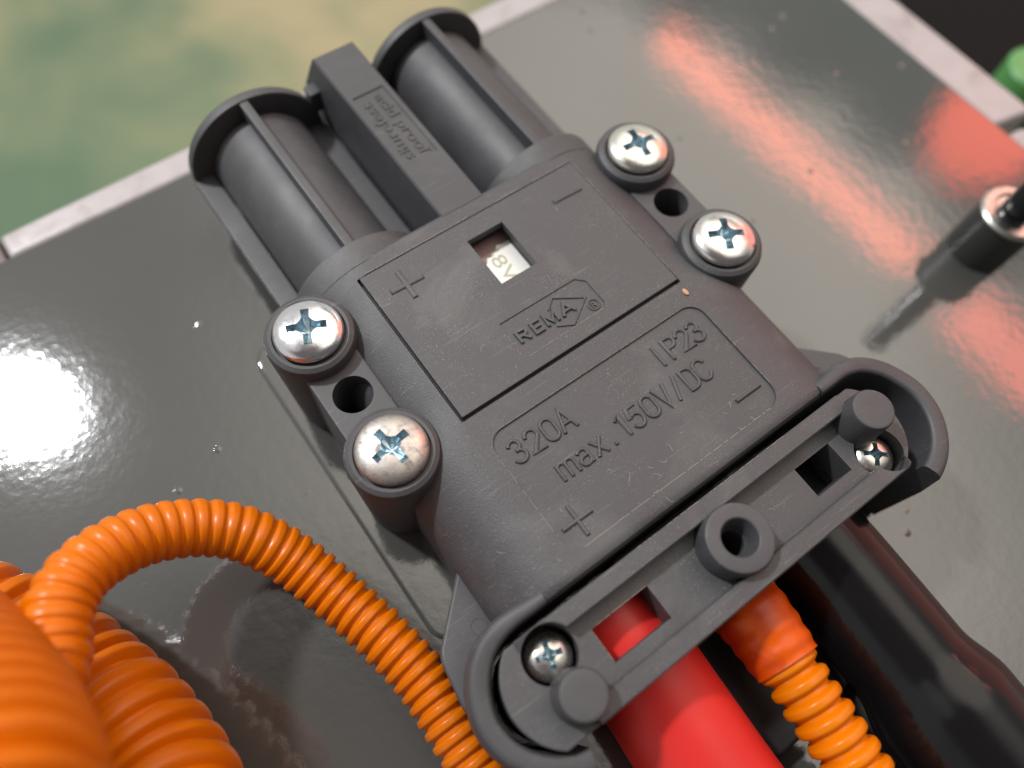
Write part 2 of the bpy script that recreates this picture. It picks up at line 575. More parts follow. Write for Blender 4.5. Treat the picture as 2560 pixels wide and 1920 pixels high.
XE = 178.0          # right edge of the sheet metal box
YE = 103.0          # back edge
lid_pts = [(-190, -220), (XE, -220), (XE, YE), (-190, YE)]
lid = modified(poly_prism(lid_pts, -90, -31), [('bevel', 1.2, 3)])
tag(obj('metal_panel', lid, 'paint'), kind='structure')
trim = modified(poly_prism([(-57, YE + 0.2), (XE + 0.2, YE + 0.2), (XE + 0.2, -2), (XE + 15, -5), (XE + 15, YE + 11.0), (-57, YE + 8.2)], -60, -32.2), [('bevel', 1.6, 3)])  # strip added where the sheet's own edge catches bright light
tag(obj('sheet_edge', trim, 'trim'), kind='structure')
trim2 = modified(poly_prism([(-190, YE + 0.2), (-57.3, YE + 0.2), (-57.3, YE + 9.0), (-190, YE + 8)], -60, -33), [('bevel', 1.0, 2)])
tag(obj('sheet_edge', trim2, 'trim_dark'), kind='structure')
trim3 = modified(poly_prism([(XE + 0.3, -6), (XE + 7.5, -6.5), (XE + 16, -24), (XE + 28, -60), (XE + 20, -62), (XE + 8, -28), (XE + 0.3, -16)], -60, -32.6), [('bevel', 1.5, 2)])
tag(obj('sheet_edge', trim3, 'trim'), kind='structure')
tag(obj('floor', plane(-9000, 9000, -9000, 9000, -760), 'floor', smooth=0), kind='structure')

# ------------------------------------------------------------------ the connector
root = empty('battery_connector', (25.2, 0, -30),
             'anthracite grey plastic battery plug marked 320A, screwed onto the glossy grey metal', 'connector')
XM = 25.17
AX = (2.6, 47.75)      # axes of the two contact barrels
ZM = -15.2             # mid plane


def section(y, w, rx, rz, zt=0.0, inset=0.0, zb=-30.0, na=14):
    w = w - inset
    p = []
    x0, x1 = XM - w, XM + w
    zt = zt - inset
    p.append((x1 - 3, zb)); p.append((x1 - 0.8, zb + 0.8)); p.append((x1, zb + 3)); p.append((x1, zt - rz - 3))
    for k in range(na + 1):
        a = pi / 2 * k / na
        p.append((x1 - rx + rx * cos(a), zt - rz + rz * sin(a)))
    for k in range(na + 1):
        a = pi / 2 + pi / 2 * k / na
        p.append((x0 + rx + rx * cos(a), zt - rz + rz * sin(a)))
    p.append((x0, zt - rz - 3)); p.append((x0, zb + 3)); p.append((x0 + 0.8, zb + 0.8)); p.append((x0 + 3, zb))
    return [(x, y, z) for x, z in p]


def sm(a, b_, t_):
    t_ = max(0, min(1, t_)); t_ = t_ * t_ * (3 - 2 * t_)
    return a + (b_ - a) * t_


secs = []
for y, ins in ((-33.3, 1.5), (-33.15, 0.9), (-32.8, 0.4), (-32.2, 0.1), (-31.4, 0.0)):
    secs.append(section(y, 39.7, 13.6, 12.5, inset=ins))
yy = -30.0
while yy < 37.3:
    t_ = (yy + 6) / 12
    secs.append(section(yy, sm(39.7, 37.9, t_), sm(13.6, 15.4, t_), sm(12.5, 15.0, t_)))
    yy += 2.0
secs.append(section(37.0, 37.9, 15.4, 15.0, inset=0.0))
secs.append(section(37.5, 37.9, 15.4, 15.0, inset=0.35))
body = loft(secs)
# recesses: cover pocket, rating panel
GX0, GX1, GY0, GY1 = -0.55, 50.1, -0.75, 34.0
cut_pocket = box(GX0, GX1, GY0, GY1, -1.7, 2)
cut_window = box(20.8, 30.2, 17.4, 30.2, -4.6, -1.0)
cut_panel = poly_prism(rrect(1.0, 49.3, -29.72, -5.4, 3.3), -0.38, 2)
body = modified(body, [('diff', cut_pocket), ('diff', cut_window), ('diff', cut_panel)])
housing = obj('housing', body, 'plastic', root, smooth=28)

# collars where the barrels leave the housing
for ax in AX:
    sec_c = []
    for y, r in ((36.6, 15.3), (41.2, 15.3), (41.8, 15.1), (42.1, 14.6)):
        sec_c.append([(ax + r * cos(2 * pi * k / 72), y, ZM + r * sin(2 * pi * k / 72)) for k in range(72)])
    obj('barrel_collar', loft(sec_c), 'plastic', root)

# cover plate with its window and badge recess
plate = box(0.0, 50.0, 0.0, 33.87, -1.6, 0.02)
badge = [(15.7, 3.0 + 0.9), (16.6, 3.0), (34.2, 3.1), (35.1, 4.0), (35.0, 9.6), (33.4, 11.2), (15.9, 11.3)]
plate = modified(plate, [('bevel', 0.22, 2), ('diff', box(21.4, 29.65, 18.07, 29.54, -4, 2)),
                         ('diff', poly_prism(badge, -0.22, 2))])
cover = obj('cover_plate', plate, 'plate', root, smooth=28)


def stroke_bm(lines, w=0.85, h=0.34, z=0.0, top=0.5):
    """raised rounded ridge along each polyline: the moulded characters"""
    out = []
    for ln in lines:
        if len(ln) < 2: continue
        secs_ = []
        nn = len(ln)
        for i, (x, y) in enumerate(ln):
            a = Vector(ln[max(i - 1, 0)]); b_ = Vector(ln[min(i + 1, nn - 1)])
            t_ = (b_ - a).normalized(); nx, ny = -t_.y, t_.x
            hw = w / 2; ht = w / 2 * top
            ex, ey = (-t_.x * hw * 0.55, -t_.y * hw * 0.55) if i == 0 else ((t_.x * hw * 0.55, t_.y * hw * 0.55) if i == nn - 1 else (0, 0))
            tx, ty = ex * 0.3, ey * 0.3
            # mitre at corners
            if 0 < i < nn - 1:
                d1 = (Vector(ln[i]) - Vector(ln[i - 1])).normalized(); d2 = (Vector(ln[i + 1]) - Vector(ln[i])).normalized()
                cc = max(0.5, sqrt(max(0.05, (1 + d1.dot(d2)) / 2)))
                hw /= cc; ht /= cc
            secs_.append([(x + nx * hw + ex, y + ny * hw + ey, z - 0.05), (x + nx * (hw * 0.82 + ht * 0.18) * 0.97 + ex * .9, y + ny * (hw * 0.82 + ht * 0.18) * 0.97 + ey * .9, z + h * 0.45),
                          (x + nx * ht + tx, y + ny * ht + ty, z + h * 0.9), (x + tx, y + ty, z + h), (x - nx * ht + tx, y - ny * ht + ty, z + h * 0.9),
                          (x - nx * (hw * 0.82 + ht * 0.18) * 0.97 + ex * .9, y - ny * (hw * 0.82 + ht * 0.18) * 0.97 + ey * .9, z + h * 0.45),
                          (x - nx * hw + ex, y - ny * hw + ey, z - 0.05)])
        out.append(loft(secs_))
    return merge(*out)


def arc(cx, cy, rx, ry, a0, a1, k_=14):
    return [(cx + rx * cos(radians(a0 + (a1 - a0) * k / k_)), cy + ry * sin(radians(a0 + (a1 - a0) * k / k_))) for k in range(k_ + 1)]


# moulded characters, each in a cell 1.0 high
G = {
    '0': (0.60, [arc(0.29, 0.71, 0.29, 0.29, 0, 180) + arc(0.29, 0.29, 0.29, 0.29, 180, 360) + [(0.58, 0.71)]]),
    '1': (0.34, [[(0.0, 0.80), (0.24, 1.0), (0.24, 0.0)]]),
    '2': (0.60, [arc(0.29, 0.72, 0.28, 0.28, 170, -35) + [(0.02, 0.0), (0.58, 0.0)]]),
    '3': (0.58, [arc(0.27, 0.755, 0.25, 0.245, 160, -75) + [(0.25, 0.52)], [(0.25, 0.52)] + arc(0.27, 0.265, 0.29, 0.265, 75, -160)]),
    '5': (0.58, [[(0.52, 1.0), (0.08, 1.0), (0.03, 0.53)] + arc(0.27, 0.32, 0.29, 0.32, 125, -150)]),
    'A': (0.66, [[(0.0, 0.0), (0.32, 1.0), (0.64, 0.0)], [(0.12, 0.34), (0.52, 0.34)]]),
    'm': (0.86, [[(0.02, 0.0), (0.02, 0.70)], [(0.02, 0.52)] + arc(0.215, 0.51, 0.195, 0.19, 160, 0) + [(0.41, 0.0)], [(0.41, 0.52)] + arc(0.605, 0.51, 0.195, 0.19, 160, 0) + [(0.80, 0.0)]]),
    'a': (0.54, [arc(0.26, 0.49, 0.23, 0.21, 150, 0) + [(0.49, 0.0)], [(0.49, 0.40), (0.24, 0.38)] + arc(0.23, 0.19, 0.22, 0.19, 100, 270) + [(0.38, 0.03), (0.49, 0.16)]]),
    'x': (0.50, [[(0.0, 0.0), (0.48, 0.70)], [(0.0, 0.70), (0.48, 0.0)]]),
    '.': (0.12, [[(0.03, 0.035), (0.09, 0.035)]]),
    'V': (0.62, [[(0.0, 1.0), (0.30, 0.0), (0.60, 1.0)]]),
    '/': (0.40, [[(0.0, -0.04), (0.38, 1.02)]]),
    'D': (0.58, [[(0.0, 0.0), (0.0, 1.0), (0.22, 1.0)] + arc(0.24, 0.68, 0.31, 0.32, 90, 0) + arc(0.24, 0.32, 0.31, 0.32, 0, -90) + [(0.0, 0.0)]]),
    'C': (0.60, [arc(0.30, 0.70, 0.29, 0.30, 20, 180) + arc(0.30, 0.30, 0.29, 0.30, 180, 340)]),
    'I': (0.10, [[(0.03, 0.0), (0.03, 1.0)]]),
    'P': (0.56, [[(0.0, 0.0), (0.0, 1.0), (0.28, 1.0)] + arc(0.28, 0.755, 0.26, 0.245, 90, -90) + [(0.0, 0.51)]]),
}


def write(s, xs, y, cap):
    """xs: left edge of each character"""
    ln = []
    for ch, x in zip(s, xs):
        for pl in G[ch][1]:
            ln.append([(x + px * cap, y + py * cap) for px, py in pl])
    return ln


PZ = -0.38
rating = []
rating += write('320A', (3.15, 6.6, 10.0, 13.1), -12.4, 4.15)
rating += write('IP23', (36.0, 38.4, 41.2, 44.1), -12.45, 4.15)
rating += write('max.', (7.85, 12.05, 15.35, 19.0), -19.15, 4.15)
rating += write('150V/DC', (21.45, 24.0, 27.25, 30.45, 33.9, 36.95, 39.75), -19.1, 4.15)
obj('rating_text', stroke_bm(rating, 0.72, 0.40, PZ), 'plastic', root, smooth=60)
obj('plus_mark', stroke_bm([[(2.4, -25.65), (8.2, -25.65)]], 0.85, 0.45, PZ), 'plastic', root, smooth=60)
obj('plus_mark', stroke_bm([[(5.35, -28.4), (5.35, -22.9)]], 0.85, 0.44, PZ), 'plastic', root, smooth=60)
obj('minus_mark', stroke_bm([[(42.1, -25.25), (47.6, -25.25)]], 0.85, 0.45, PZ), 'plastic', root, smooth=60)
obj('plus_mark', merge(stroke_bm([[(3.4, 27.95), (9.9, 27.7)]], 1.1, 0.34, 0.0, 0.7), stroke_bm([[(6.65, 31.0), (6.55, 24.8)]], 1.1, 0.33, 0.0, 0.7)), 'plate', cover, smooth=60)
obj('minus_mark', stroke_bm([[(41.1, 27.6), (47.5, 27.35)]], 1.0, 0.34, 0.0, 0.7), 'plate', cover, smooth=60)
# badge: raised letters, a diamond outline and the ring with R
BZ = -0.22
G['R'] = (0.9, [[(0.0, 0.0), (0.0, 1.0), (0.5, 1.0)] + arc(0.50, 0.755, 0.34, 0.245, 90, -90) + [(0.0, 0.51)], [(0.42, 0.51), (0.84, 0.0)]])
G['E'] = (0.8, [[(0.75, 1.0), (0.0, 1.0), (0.0, 0.0), (0.75, 0.0)], [(0.0, 0.51), (0.64, 0.51)]])
G['M'] = (1.1, [[(0.0, 0.0), (0.0, 1.0), (0.52, 0.15), (1.04, 1.0), (1.04, 0.0)]])
G['W'] = (1.2, [[(0.0, 0.0), (0.58, 1.0), (1.16, 0.0)], [(0.24, 0.34), (0.92, 0.34)]])
obj('badge_letters', stroke_bm(write('REMW', (17.3, 20.6, 23.4, 26.9), 5.85, 2.25), 0.62, 0.50, BZ, 0.72), 'plate', cover, smooth=50)
dia = [[(25.2, 8.6), (27.4, 10.3), (32.7, 6.9), (27.4, 3.5), (24.6, 5.0)]]
obj('badge_diamond', stroke_bm(dia, 0.34, 0.30, BZ, 0.7), 'plate', cover, smooth=60)
reg = merge(stroke_bm([arc(33.05, 4.75, 1.12, 1.12, 0, 359, 28)], 0.22, 0.26, BZ, 0.7), text_bm('R', 1.7, 32.55, 4.15, BZ, 0.26, width=1.0))
obj('registered_mark', reg, 'plate', cover, smooth=50)

# moulding burrs: pale ragged hairlines along a few edges


def burr(x0, y0, x1, y1, z, parent, w=0.10, keep=0.75):
    n_ = int(hypot(x1 - x0, y1 - y0) / 0.5); run = []; runs = []
    for k in range(n_ + 1):
        u = k / n_
        if random.random() > keep and len(run) > 1:
            runs.append(run); run = []
        run.append((x0 + (x1 - x0) * u + random.uniform(-.04, .04), y0 + (y1 - y0) * u + random.uniform(-.04, .04)))
    if len(run) > 1: runs.append(run)
    runs = [r for r in runs if len(r) > 1 and random.random() < 0.85]
    obj('worn_edge', stroke_bm(runs, w, 0.07, z, 0.5), 'burr', parent, smooth=0)


burr(3.5, -29.78, 46, -29.78, 0.0, housing, 0.12, 0.85)
burr(0.92, -8, 0.92, -26.5, 0.0, housing, 0.09, 0.6)
burr(4, -5.33, 46, -5.33, 0.0, housing, 0.08, 0.5)
burr(49.4, -9, 49.4, -26, 0.0, housing, 0.08, 0.5)
burr(0.3, 34.15, 49.6, 34.15, 0.0, housing, 0.14, 0.7)
burr(16.6, 2.94, 34.0, 3.04, 0.02, cover, 0.11, 0.85)
burr(15.62, 4.0, 15.8, 11.0, 0.02, cover, 0.08, 0.6)
burr(50.2, 1, 50.2, 33, 0.0, housing, 0.08, 0.6)

# insert seen through the window
ins = obj('voltage_insert', modified(box(20.9, 30.1, 17.5, 30.1, -4.55, -4.0), [('bevel', 0.15, 1)]), 'white', root)
obj('voltage_text', text_bm('48V', 4.3, 24.2, 28.9, -4.02, 0.06, rot=-pi / 2, width=9.6), 'olive_print', ins, smooth=0)
tear = [(20.9, 30.1), (30.1, 30.1), (30.1, 27.6), (28.6, 27.5), (27.3, 27.9), (26.4, 27.0), (25.5, 27.1), (24.9, 26.2), (24.0, 26.5), (23.2, 25.4), (22.4, 25.2), (21.6, 24.1), (20.9, 24.0)]
obj('torn_film', poly_prism(list(reversed(tear)), -4.0, -3.78), 'insert_brown', ins, smooth=0, label='brown torn film covering the start of the voltage print')

# ---- contact barrels
for ax in AX:
    tube = []
    RT = 11.4
    for y, r in ((36.0, RT), (82.5, RT), (83.6, RT - 0.6), (84.2, RT - 1.6)):
        tube.append([(ax + r * cos(2 * pi * k / 64), y, ZM + r * sin(2 * pi * k / 64)) for k in range(64)])
    br = obj('barrel', loft(tube), 'plastic_smooth', root, smooth=40)
    fin = modified(box(ax - 1.0, ax + 1.0, 38, 84.6, -8, -0.15), [('bevel', 0.35, 2)])
    obj('fin', fin, 'plastic_smooth', br)
    # flanges at the mid plane
    xl, xr = ax - 16.1, ax + 16.1
    for a, b_ in ((xl, ax - 11.6), (ax + 11.6, xr)):
        obj('side_flange', modified(box(a, b_, 36, 84.6, ZM - 2.2, ZM + 0.4), [('bevel', 0.4, 2)]), 'plastic_smooth', br)
    # end cap
    R1 = 15.9
    sec_c = []
    for y, r in ((84.0, R1 - 0.7), (84.25, R1), (86.1, R1), (86.7, R1 - 0.35), (86.9, R1 - 1.0)):
        sec_c.append([(ax + r * cos(2 * pi * k / 96), y, ZM + r * 0.965 * sin(2 * pi * k / 96)) for k in range(96)])
    obj('end_cap', loft(sec_c), 'plastic_smooth', br, smooth=50)

# ---- centre bar between the barrels, embossed acid proof
xb0, xb1 = 20.45, 30.5
bar_secs = []
for z, dx, dy in ((-30, 1.2, 2.5), (-9.5, 1.2, 4.2), (-0.35, 0.0, 0.1), (0.0, -0.35, -0.25)):
    bar_secs.append([(xb0 - dx, 36.9, z), (xb1 + dx, 36.9, z), (xb1 + dx, 87 + dy, z), (xb0 - dx, 87 + dy, z)])
cbar = modified(loft(bar_secs), [('diff', box(21.7, 29.1, 51.2, 72.4, -0.25, 2))])
cb = obj('centre_bar', cbar, 'plastic_smooth', root, smooth=30)
obj('moulded_text', merge(text_bm('acid proof', 3.5, 25.9, 70.8, -0.26, 0.22, rot=-pi / 2, width=18.6),
                          text_bm('s\u00e4urefest', 3.5, 24.6, 52.6, -0.26, 0.22, rot=pi / 2, width=17.4)), 'plastic_smooth', cb, smooth=0)
obj('bridge_tab', modified(box(17.0, 20.2, 84.3, 87.6, -12, -6.5), [('bevel', 0.4, 2)]), 'plastic_smooth', root)
obj('bridge_tab', modified(box(30.6, 33.2, 84.3, 87.6, -12, -6.5), [('bevel', 0.4, 2)]), 'plastic_smooth', root)

# ---- screw bosses and straps


def ring_edge(rr, zt):
    return [(0, -30), (rr - 0.9, -30), (rr - 0.35, -12), (rr, -1.6), (rr - 0.35, -0.55), (rr - 1.1, zt), (rr - 1.7, zt - 0.05)]


def phillips(cx, cy, zt, L, w, depth, rot):
    """tapered cross-shaped cutter"""
    prof = []
    for k in range(4):
        a = rot + k * pi / 2
        ca, sa = cos(a), sin(a)
        for (u, v) in ((L, -w), (L, w)):
            prof.append((u * ca - v * sa, u * sa + v * ca))
        for da, rr_ in ((0.36, 2.35), (pi / 4, 1.95), (pi / 2 - 0.36, 2.35)):
            a2 = a + da
            r = w * rr_
            prof.append((r * cos(a2), r * sin(a2)))
    s2 = 0.52
    lo = [(cx + x * s2, cy + y * s2, zt - depth) for x, y in prof]
    hi = [(cx + x * 1.04, cy + y * 1.04, zt + 1.2) for x, y in prof]
    tip = [(cx + x * 0.12, cy + y * 0.12, zt - depth - 0.55) for x, y in prof]
    return loft([tip, lo, hi])


def screw_head(cx, cy, z0, R, H, rot, edge=0.7):
    prof = [(0, z0 - 2.0), (R * 0.45, z0 - 2.0), (R * 0.45, z0), (R * 0.95, z0), (R, z0 + 0.25), (R, z0 + edge)]
    for k in range(1, 13):
        a = pi / 2 * k / 12
        prof.append((R * cos(a) ** 0.9 if k < 12 else 0, z0 + edge + (H - edge) * sin(a)))
    bm = lathe(prof, cx, cy, 96)
    return modified(bm, [('diff', phillips(cx, cy, z0 + H, R * 0.70, R * 0.15, H * 0.85, rot))])


def in_recess(cx, cy, R, z0, H, edge):
    def f(c_, n_):
        return None
    return f


SCREWS = [(-13.05, 1.9, 'zinc_worn', 100, 'corroded dull screw head'), (-13.3, 29.3, 'zinc_b', 66, 'shiny iridescent screw head'),
          (63.4, 1.7, 'zinc', 60, None), (63.7, 28.6, 'zinc_c', 82, None)]
for i, (sx_, sy_, mt, rot, lab) in enumerate(SCREWS):
    boss = lathe(ring_edge(8.35, -0.05) + [(6.75, -0.1), (6.6, -0.75), (0, -0.75)], sx_, sy_, 96)
    bo = obj('screw_boss', boss, 'plastic_smooth', root, smooth=30)
    R, H, z0, ed = 6.35, 2.5, 0.05, 0.55
    bm = screw_head(sx_, sy_, z0, R, H, radians(rot), ed)
    so = obj('screw', bm, mt, bo, smooth=25, label=lab)
    me = so.data; me.materials.append(M['recess'])
    off = world_loc(bo)
    for p in me.polygons:
        w_ = (p.center + off) / K
        rx, ry, rz = w_.x - sx_, w_.y - sy_, w_.z - Z0
        rr = hypot(rx, ry)
        zsurf = z0 + ed + (H - ed) * sqrt(max(0, 1 - (min(rr, R) / R) ** 2))
        if rr < R * 0.74 and rz < zsurf - 0.12 and rz > z0 - 1.2 and rz > -1.9:
            p.material_index = 1

for side, hx in ((-1, -12.8), (1, 63.1)):
    strap = [(hx - 5.5, 1), (hx + 5.4, 1), (hx + 5.4, 30), (hx - 5.5, 30)]
    st = modified(poly_prism(strap, -28, -3.2), [('bevel', 0.5, 2), ('diff', poly_prism(circ(hx + 0.05, 15.85, 3.65), -29, 0))])
    obj('mounting_lug', st, 'plastic_smooth', root)

# ---- side ears and clamp hooks (mirrored)


def mirx(p, s):
    return p if s < 0 else (2 * XM - p[0],) + tuple(p[1:])


ear = [(-13.0, -18.2), (-14.8, -19.4), (-24.0, -28.2), (-24.9, -29.8), (-25.3, -32.0), (-26.2, -38.5), (-24.5, -40), (-20, -33), (-8, -31)]
hook_c = [(-6.5, -31.9, -0.9), (-9, -31.9, -1.0), (-12.5, -31.8, -1.3), (-15.6, -32.2, -1.9), (-18.6, -33.4, -2.7), (-21.3, -35.8, -3.3), (-23.2, -39.0, -3.8),
          (-24.2, -42.6, -4.0), (-23.7, -46.6, -4.1), (-22.0, -50.0, -4.1), (-19.2, -52.9, -4.0), (-16.2, -54.6, -4.0), (-14.0, -55.3, -4.0)]
for s in (-1, 1):
    nm = obj('side_ear', modified(poly_prism([mirx(p, s) for p in ear], -30, -12.8), [('bevel', 0.7, 3)]), 'plastic_smooth', root)
    dx, dy = mirx((-16.6, -28.8), s)
    obj('ejector_mark', lathe([(0, -12.9), (1.55, -12.9), (1.55, -12.66), (1.25, -12.66), (1.2, -12.76), (0, -12.76)], dx, dy, 32), 'plastic_smooth', nm)
    path = catmull(hook_c, 0.9)
    secs_ = []
    nn = len(path)
    for i, p in enumerate(path):
        a = Vector(path[max(i - 1, 0)][:2]); b_ = Vector(path[min(i + 1, nn - 1)][:2])
        t_ = (b_ - a).normalized(); nx, ny = -t_.y, t_.x
        u = i / (nn - 1)
        ho = 1.35 + 0.75 * min(1, u * 3); hi_ = -1.35 - 0.35 * min(1, u * 3)
        prof = [(hi_, -30), (hi_, p[2] - 0.8), (hi_ + 0.35, p[2] - 0.2), (hi_ + 0.9, p[2]), (ho - 1.3, p[2]), (ho - 0.55, p[2] - 0.35), (ho - 0.1, p[2] - 1.1), (ho + 0.15, p[2] - 4), (ho + 0.5, -12), (ho + 0.5, -30)]
        ring = []
        for q, z in prof:
            x, y = p[0] - nx * q, p[1] - ny * q
            x2, y2 = mirx((x, y), s)
            ring.append((x2, y2, z))
        secs_.append(ring)
    obj('clamp_hook', loft(secs_), 'plastic_smooth', root, smooth=45)

# ---- cable clamp bar
C1, C2 = (-10.3, -43.6), (55.9, -42.6)
RB, RB2 = 10.6, 9.9
XB = 23.3            # the bar sits a little to the left of the connector's middle


def clipy(p):
    return (p[0], max(-52.05, min(-34.85, p[1])))


out_ = []
for k in range(-40, 41):
    a = radians(180 + 125 * k / 40)
    q = clipy((C1[0] + RB * cos(a), C1[1] + RB * sin(a)))
    if q not in out_: out_.append(q)
for k in range(-40, 41):
    a = radians(125 * k / 40)
    q = clipy((C2[0] + RB2 * cos(a), C2[1] + RB2 * sin(a)))
    if q not in out_: out_.append(q)
out_ = [p for i, p in enumerate(out_) if i == 0 or hypot(p[0] - out_[i - 1][0], p[1] - out_[i - 1][1]) > 0.05]
clean = []
for i, p in enumerate(out_):
    a = out_[i - 1]; b_ = out_[(i + 1) % len(out_)]
    crs = abs((p[0] - a[0]) * (b_[1] - p[1]) - (p[1] - a[1]) * (b_[0] - p[0]))
    if crs > 1e-4: clean.append(p)
FZ = -2.4
barplate = modified(poly_prism(clean, -10.0, FZ), [
    ('bevel', 0.35, 2),
    ('diff', box(-3.1, 8.5, -46.6, -40.45, -12, 0)), ('diff', box(42.7, 51.2, -46.4, -40.45, -12, 0)),
    ('diff', poly_prism(circ(-10.75, -39.6, 4.6), -8.5, 0)), ('diff', poly_prism(circ(57.75, -47.0, 4.6), -8.5, 0)),
    ('diff', poly_prism(circ(24.2, -43.5, 2.2), -12, 0))])
clamp = obj('cable_clamp', barplate, 'plastic', root, smooth=30)


def rib(yo, yi, sgn):
    """long stiffening rib; sgn=+1 upper rib (its left end runs out past the left screw), -1 the lower one, turned by 180 degrees"""
    xa, xb = -14.4, 57.2
    pts = [(xa, FZ - 1), (xa, FZ + 0.3), (xa + 3.0, 0.9), (xb, 0.9), (xb, FZ - 1)]
    s0 = []
    for y, ins_ in ((yi, 0.25), (yi, 0.0), (yo, 0.0), (yo, 0.25)):
        yy_ = y + (0.25 if ins_ and y == yi else (-0.25 if ins_ else 0)) * (1 if yo > yi else -1) * -1
        row = []
        for k, (x, z) in enumerate(pts):
            row.append((x, y if not ins_ else y, z - (0.25 if (ins_ and z > FZ) else 0)))
        s0.append(row)
    s0[1] = [(x, yi + (0.25 if yo > yi else -0.25), z) for x, y, z in s0[1]]
    s0[2] = [(x, yo - (0.25 if yo > yi else -0.25), z) for x, y, z in s0[2]]
    if sgn < 0:
        s0 = [[(2 * XB - x, -86.8 - y, z) for x, y, z in row] for row in s0]
    return loft(s0)


cutA = poly_prism(circ(-10.75, -39.6, 4.6), -8.5, 2.5)
cutB = poly_prism(circ(57.75, -47.0, 4.6), -8.5, 2.5)
obj('stiffening_rib', modified(rib(-34.85, -38.0, 1), [('diff', cutA)]), 'plastic', clamp, smooth=30)
obj('stiffening_rib', modified(rib(-34.95, -38.1, -1), [('diff', cutB)]), 'plastic', clamp, smooth=30)
for px, py in ((-10.85, -46.85), (58.35, -40.65)):
    obj('peg', lathe([(0, -5), (4.35, -5), (4.25, -2.5), (3.85, 3.8), (3.6, 4.25), (3.2, 4.4), (1.2, 4.36), (0, 4.36)], px, py, 64), 'plastic_smooth', clamp, smooth=40)
obj('ring_boss', lathe([(2.15, -9), (6.1, -5), (5.9, 2.6), (5.65, 3.05), (5.3, 3.2), (3.4, 3.2), (3.15, 3.0), (2.4, -0.8), (2.15, -1.2)], 24.2, -43.45, 72), 'plastic_smooth', clamp, smooth=30)
for (sx_, sy_, rot) in ((-10.75, -39.6, 75), (57.75, -47.0, 50)):
    R, H, z0, ed = 4.0, 2.3, -5.6, 0.3
    bm = screw_head(sx_, sy_, z0, R, H, radians(rot), ed)
    so = obj('clamp_screw', bm, 'zinc_d', clamp, smooth=25)
    me = so.data; me.materials.append(M['recess']); off = world_loc(clamp)
    for p in me.polygons:
        w_ = (p.center + off) / K
        rr = hypot(w_.x - sx_, w_.y - sy_); rz = w_.z - Z0
        zsurf = z0 + ed + (H - ed) * sqrt(max(0, 1 - (min(rr, R) / R) ** 2))
        if rr < R * 0.74 and rz < zsurf - 0.1 and rz > z0 - 1.2:
            p.material_index = 1

burr(-2.9, -40.38, 8.3, -40.38, FZ, clamp, 0.12, 0.85)
burr(10, -34.98, 44, -34.98, 0.9, clamp, 0.10, 0.5)
burr(-3.17, -46, -3.17, -41, FZ, clamp, 0.08, 0.6)

obj('lower_clamp', modified(poly_prism(clean, -30, -15.5), [('bevel', 0.4, 2)]), 'plastic', root)
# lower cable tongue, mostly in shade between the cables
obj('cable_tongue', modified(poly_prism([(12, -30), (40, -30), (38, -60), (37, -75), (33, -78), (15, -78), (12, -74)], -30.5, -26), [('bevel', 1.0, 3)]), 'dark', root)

# ------------------------------------------------------------------ mounting plate under the connector
mp = modified(poly_prism(rrect(-23.6, 62, -27, 49.5, 5.0), -32, -29.9), [('bevel', 0.9, 4)])
tag(obj('mounting_plate', mp, 'paint'), 'glossy grey plate with rounded corners lying under the battery connector', 'plate')

# ------------------------------------------------------------------ cables
pth = catmull([(2.9, -34.4, -17), (2.9, -50, -17.8), (2.4, -62, -18.6), (1.6, -80, -19), (0.5, -130, -19.5)], 1.0)
tag(obj('red_cable', sweep(pth, lambda s, i: 10.0 + 0.6 * min(1, s / 40), 48), 'red'),
    'thick red battery cable coming out from under the clamp bar', 'cable')


def shr(s, i):
    k = max(0, min(1, (s - 44) / 9)); k = k * k * (3 - 2 * k)
    return 10.9 + 1.9 * k


pth = catmull([(44.6, -34.4, -19.3), (44.4, -50, -19.3), (44.1, -62, -19.3), (43.4, -78, -19.2), (42.7, -90, -19.2), (41.8, -105, -19.2), (39.7, -140, -19.2)], 1.0)
tag(obj('black_cable', sweep(pth, shr, 56), 'shrink'),
    'thick black cable in shiny heat-shrink sleeve beside the connector', 'cable')

pth = catmull([(25.0, -49, -19), (24.6, -54, -16), (23.3, -62, -14), (21.2, -84, -14), (17.5, -125, -15)], 0.16)
cc_ = obj('centre_conduit', sweep(pth, corr(3.25, 5.45, 4.3, 0.74, 0.34), 40), 'orange_c')
tag(cc_, 'short orange corrugated conduit between the red and the black cable', 'conduit')
fp = catmull([(25.2, -47, -20), (24.7, -52, -17), (24.0, -57, -14.6), (23.1, -65, -13.8)], 0.3)
obj('red_film_wrap', sweep(fp, lambda s, i: 7.6 - 1.95 * min(1, s / 25) ** 0.9 + 0.13 * sin(s * 2 * pi / 3.25) * min(1, s / 8), 48), 'film', cc_, label='wrinkled red-orange film wrapped round the conduit end')

def pix(px, py, d):
    """point (in mm, connector frame) at depth d behind a place measured in the photograph"""
    v = cx_ * ((px - 1280) / 1850 * d) - cy_ * ((py - 960) / 1850 * d) - cz_ * d
    return (v.x + CAMP[0], v.y + CAMP[1], v.z + CAMP[2])


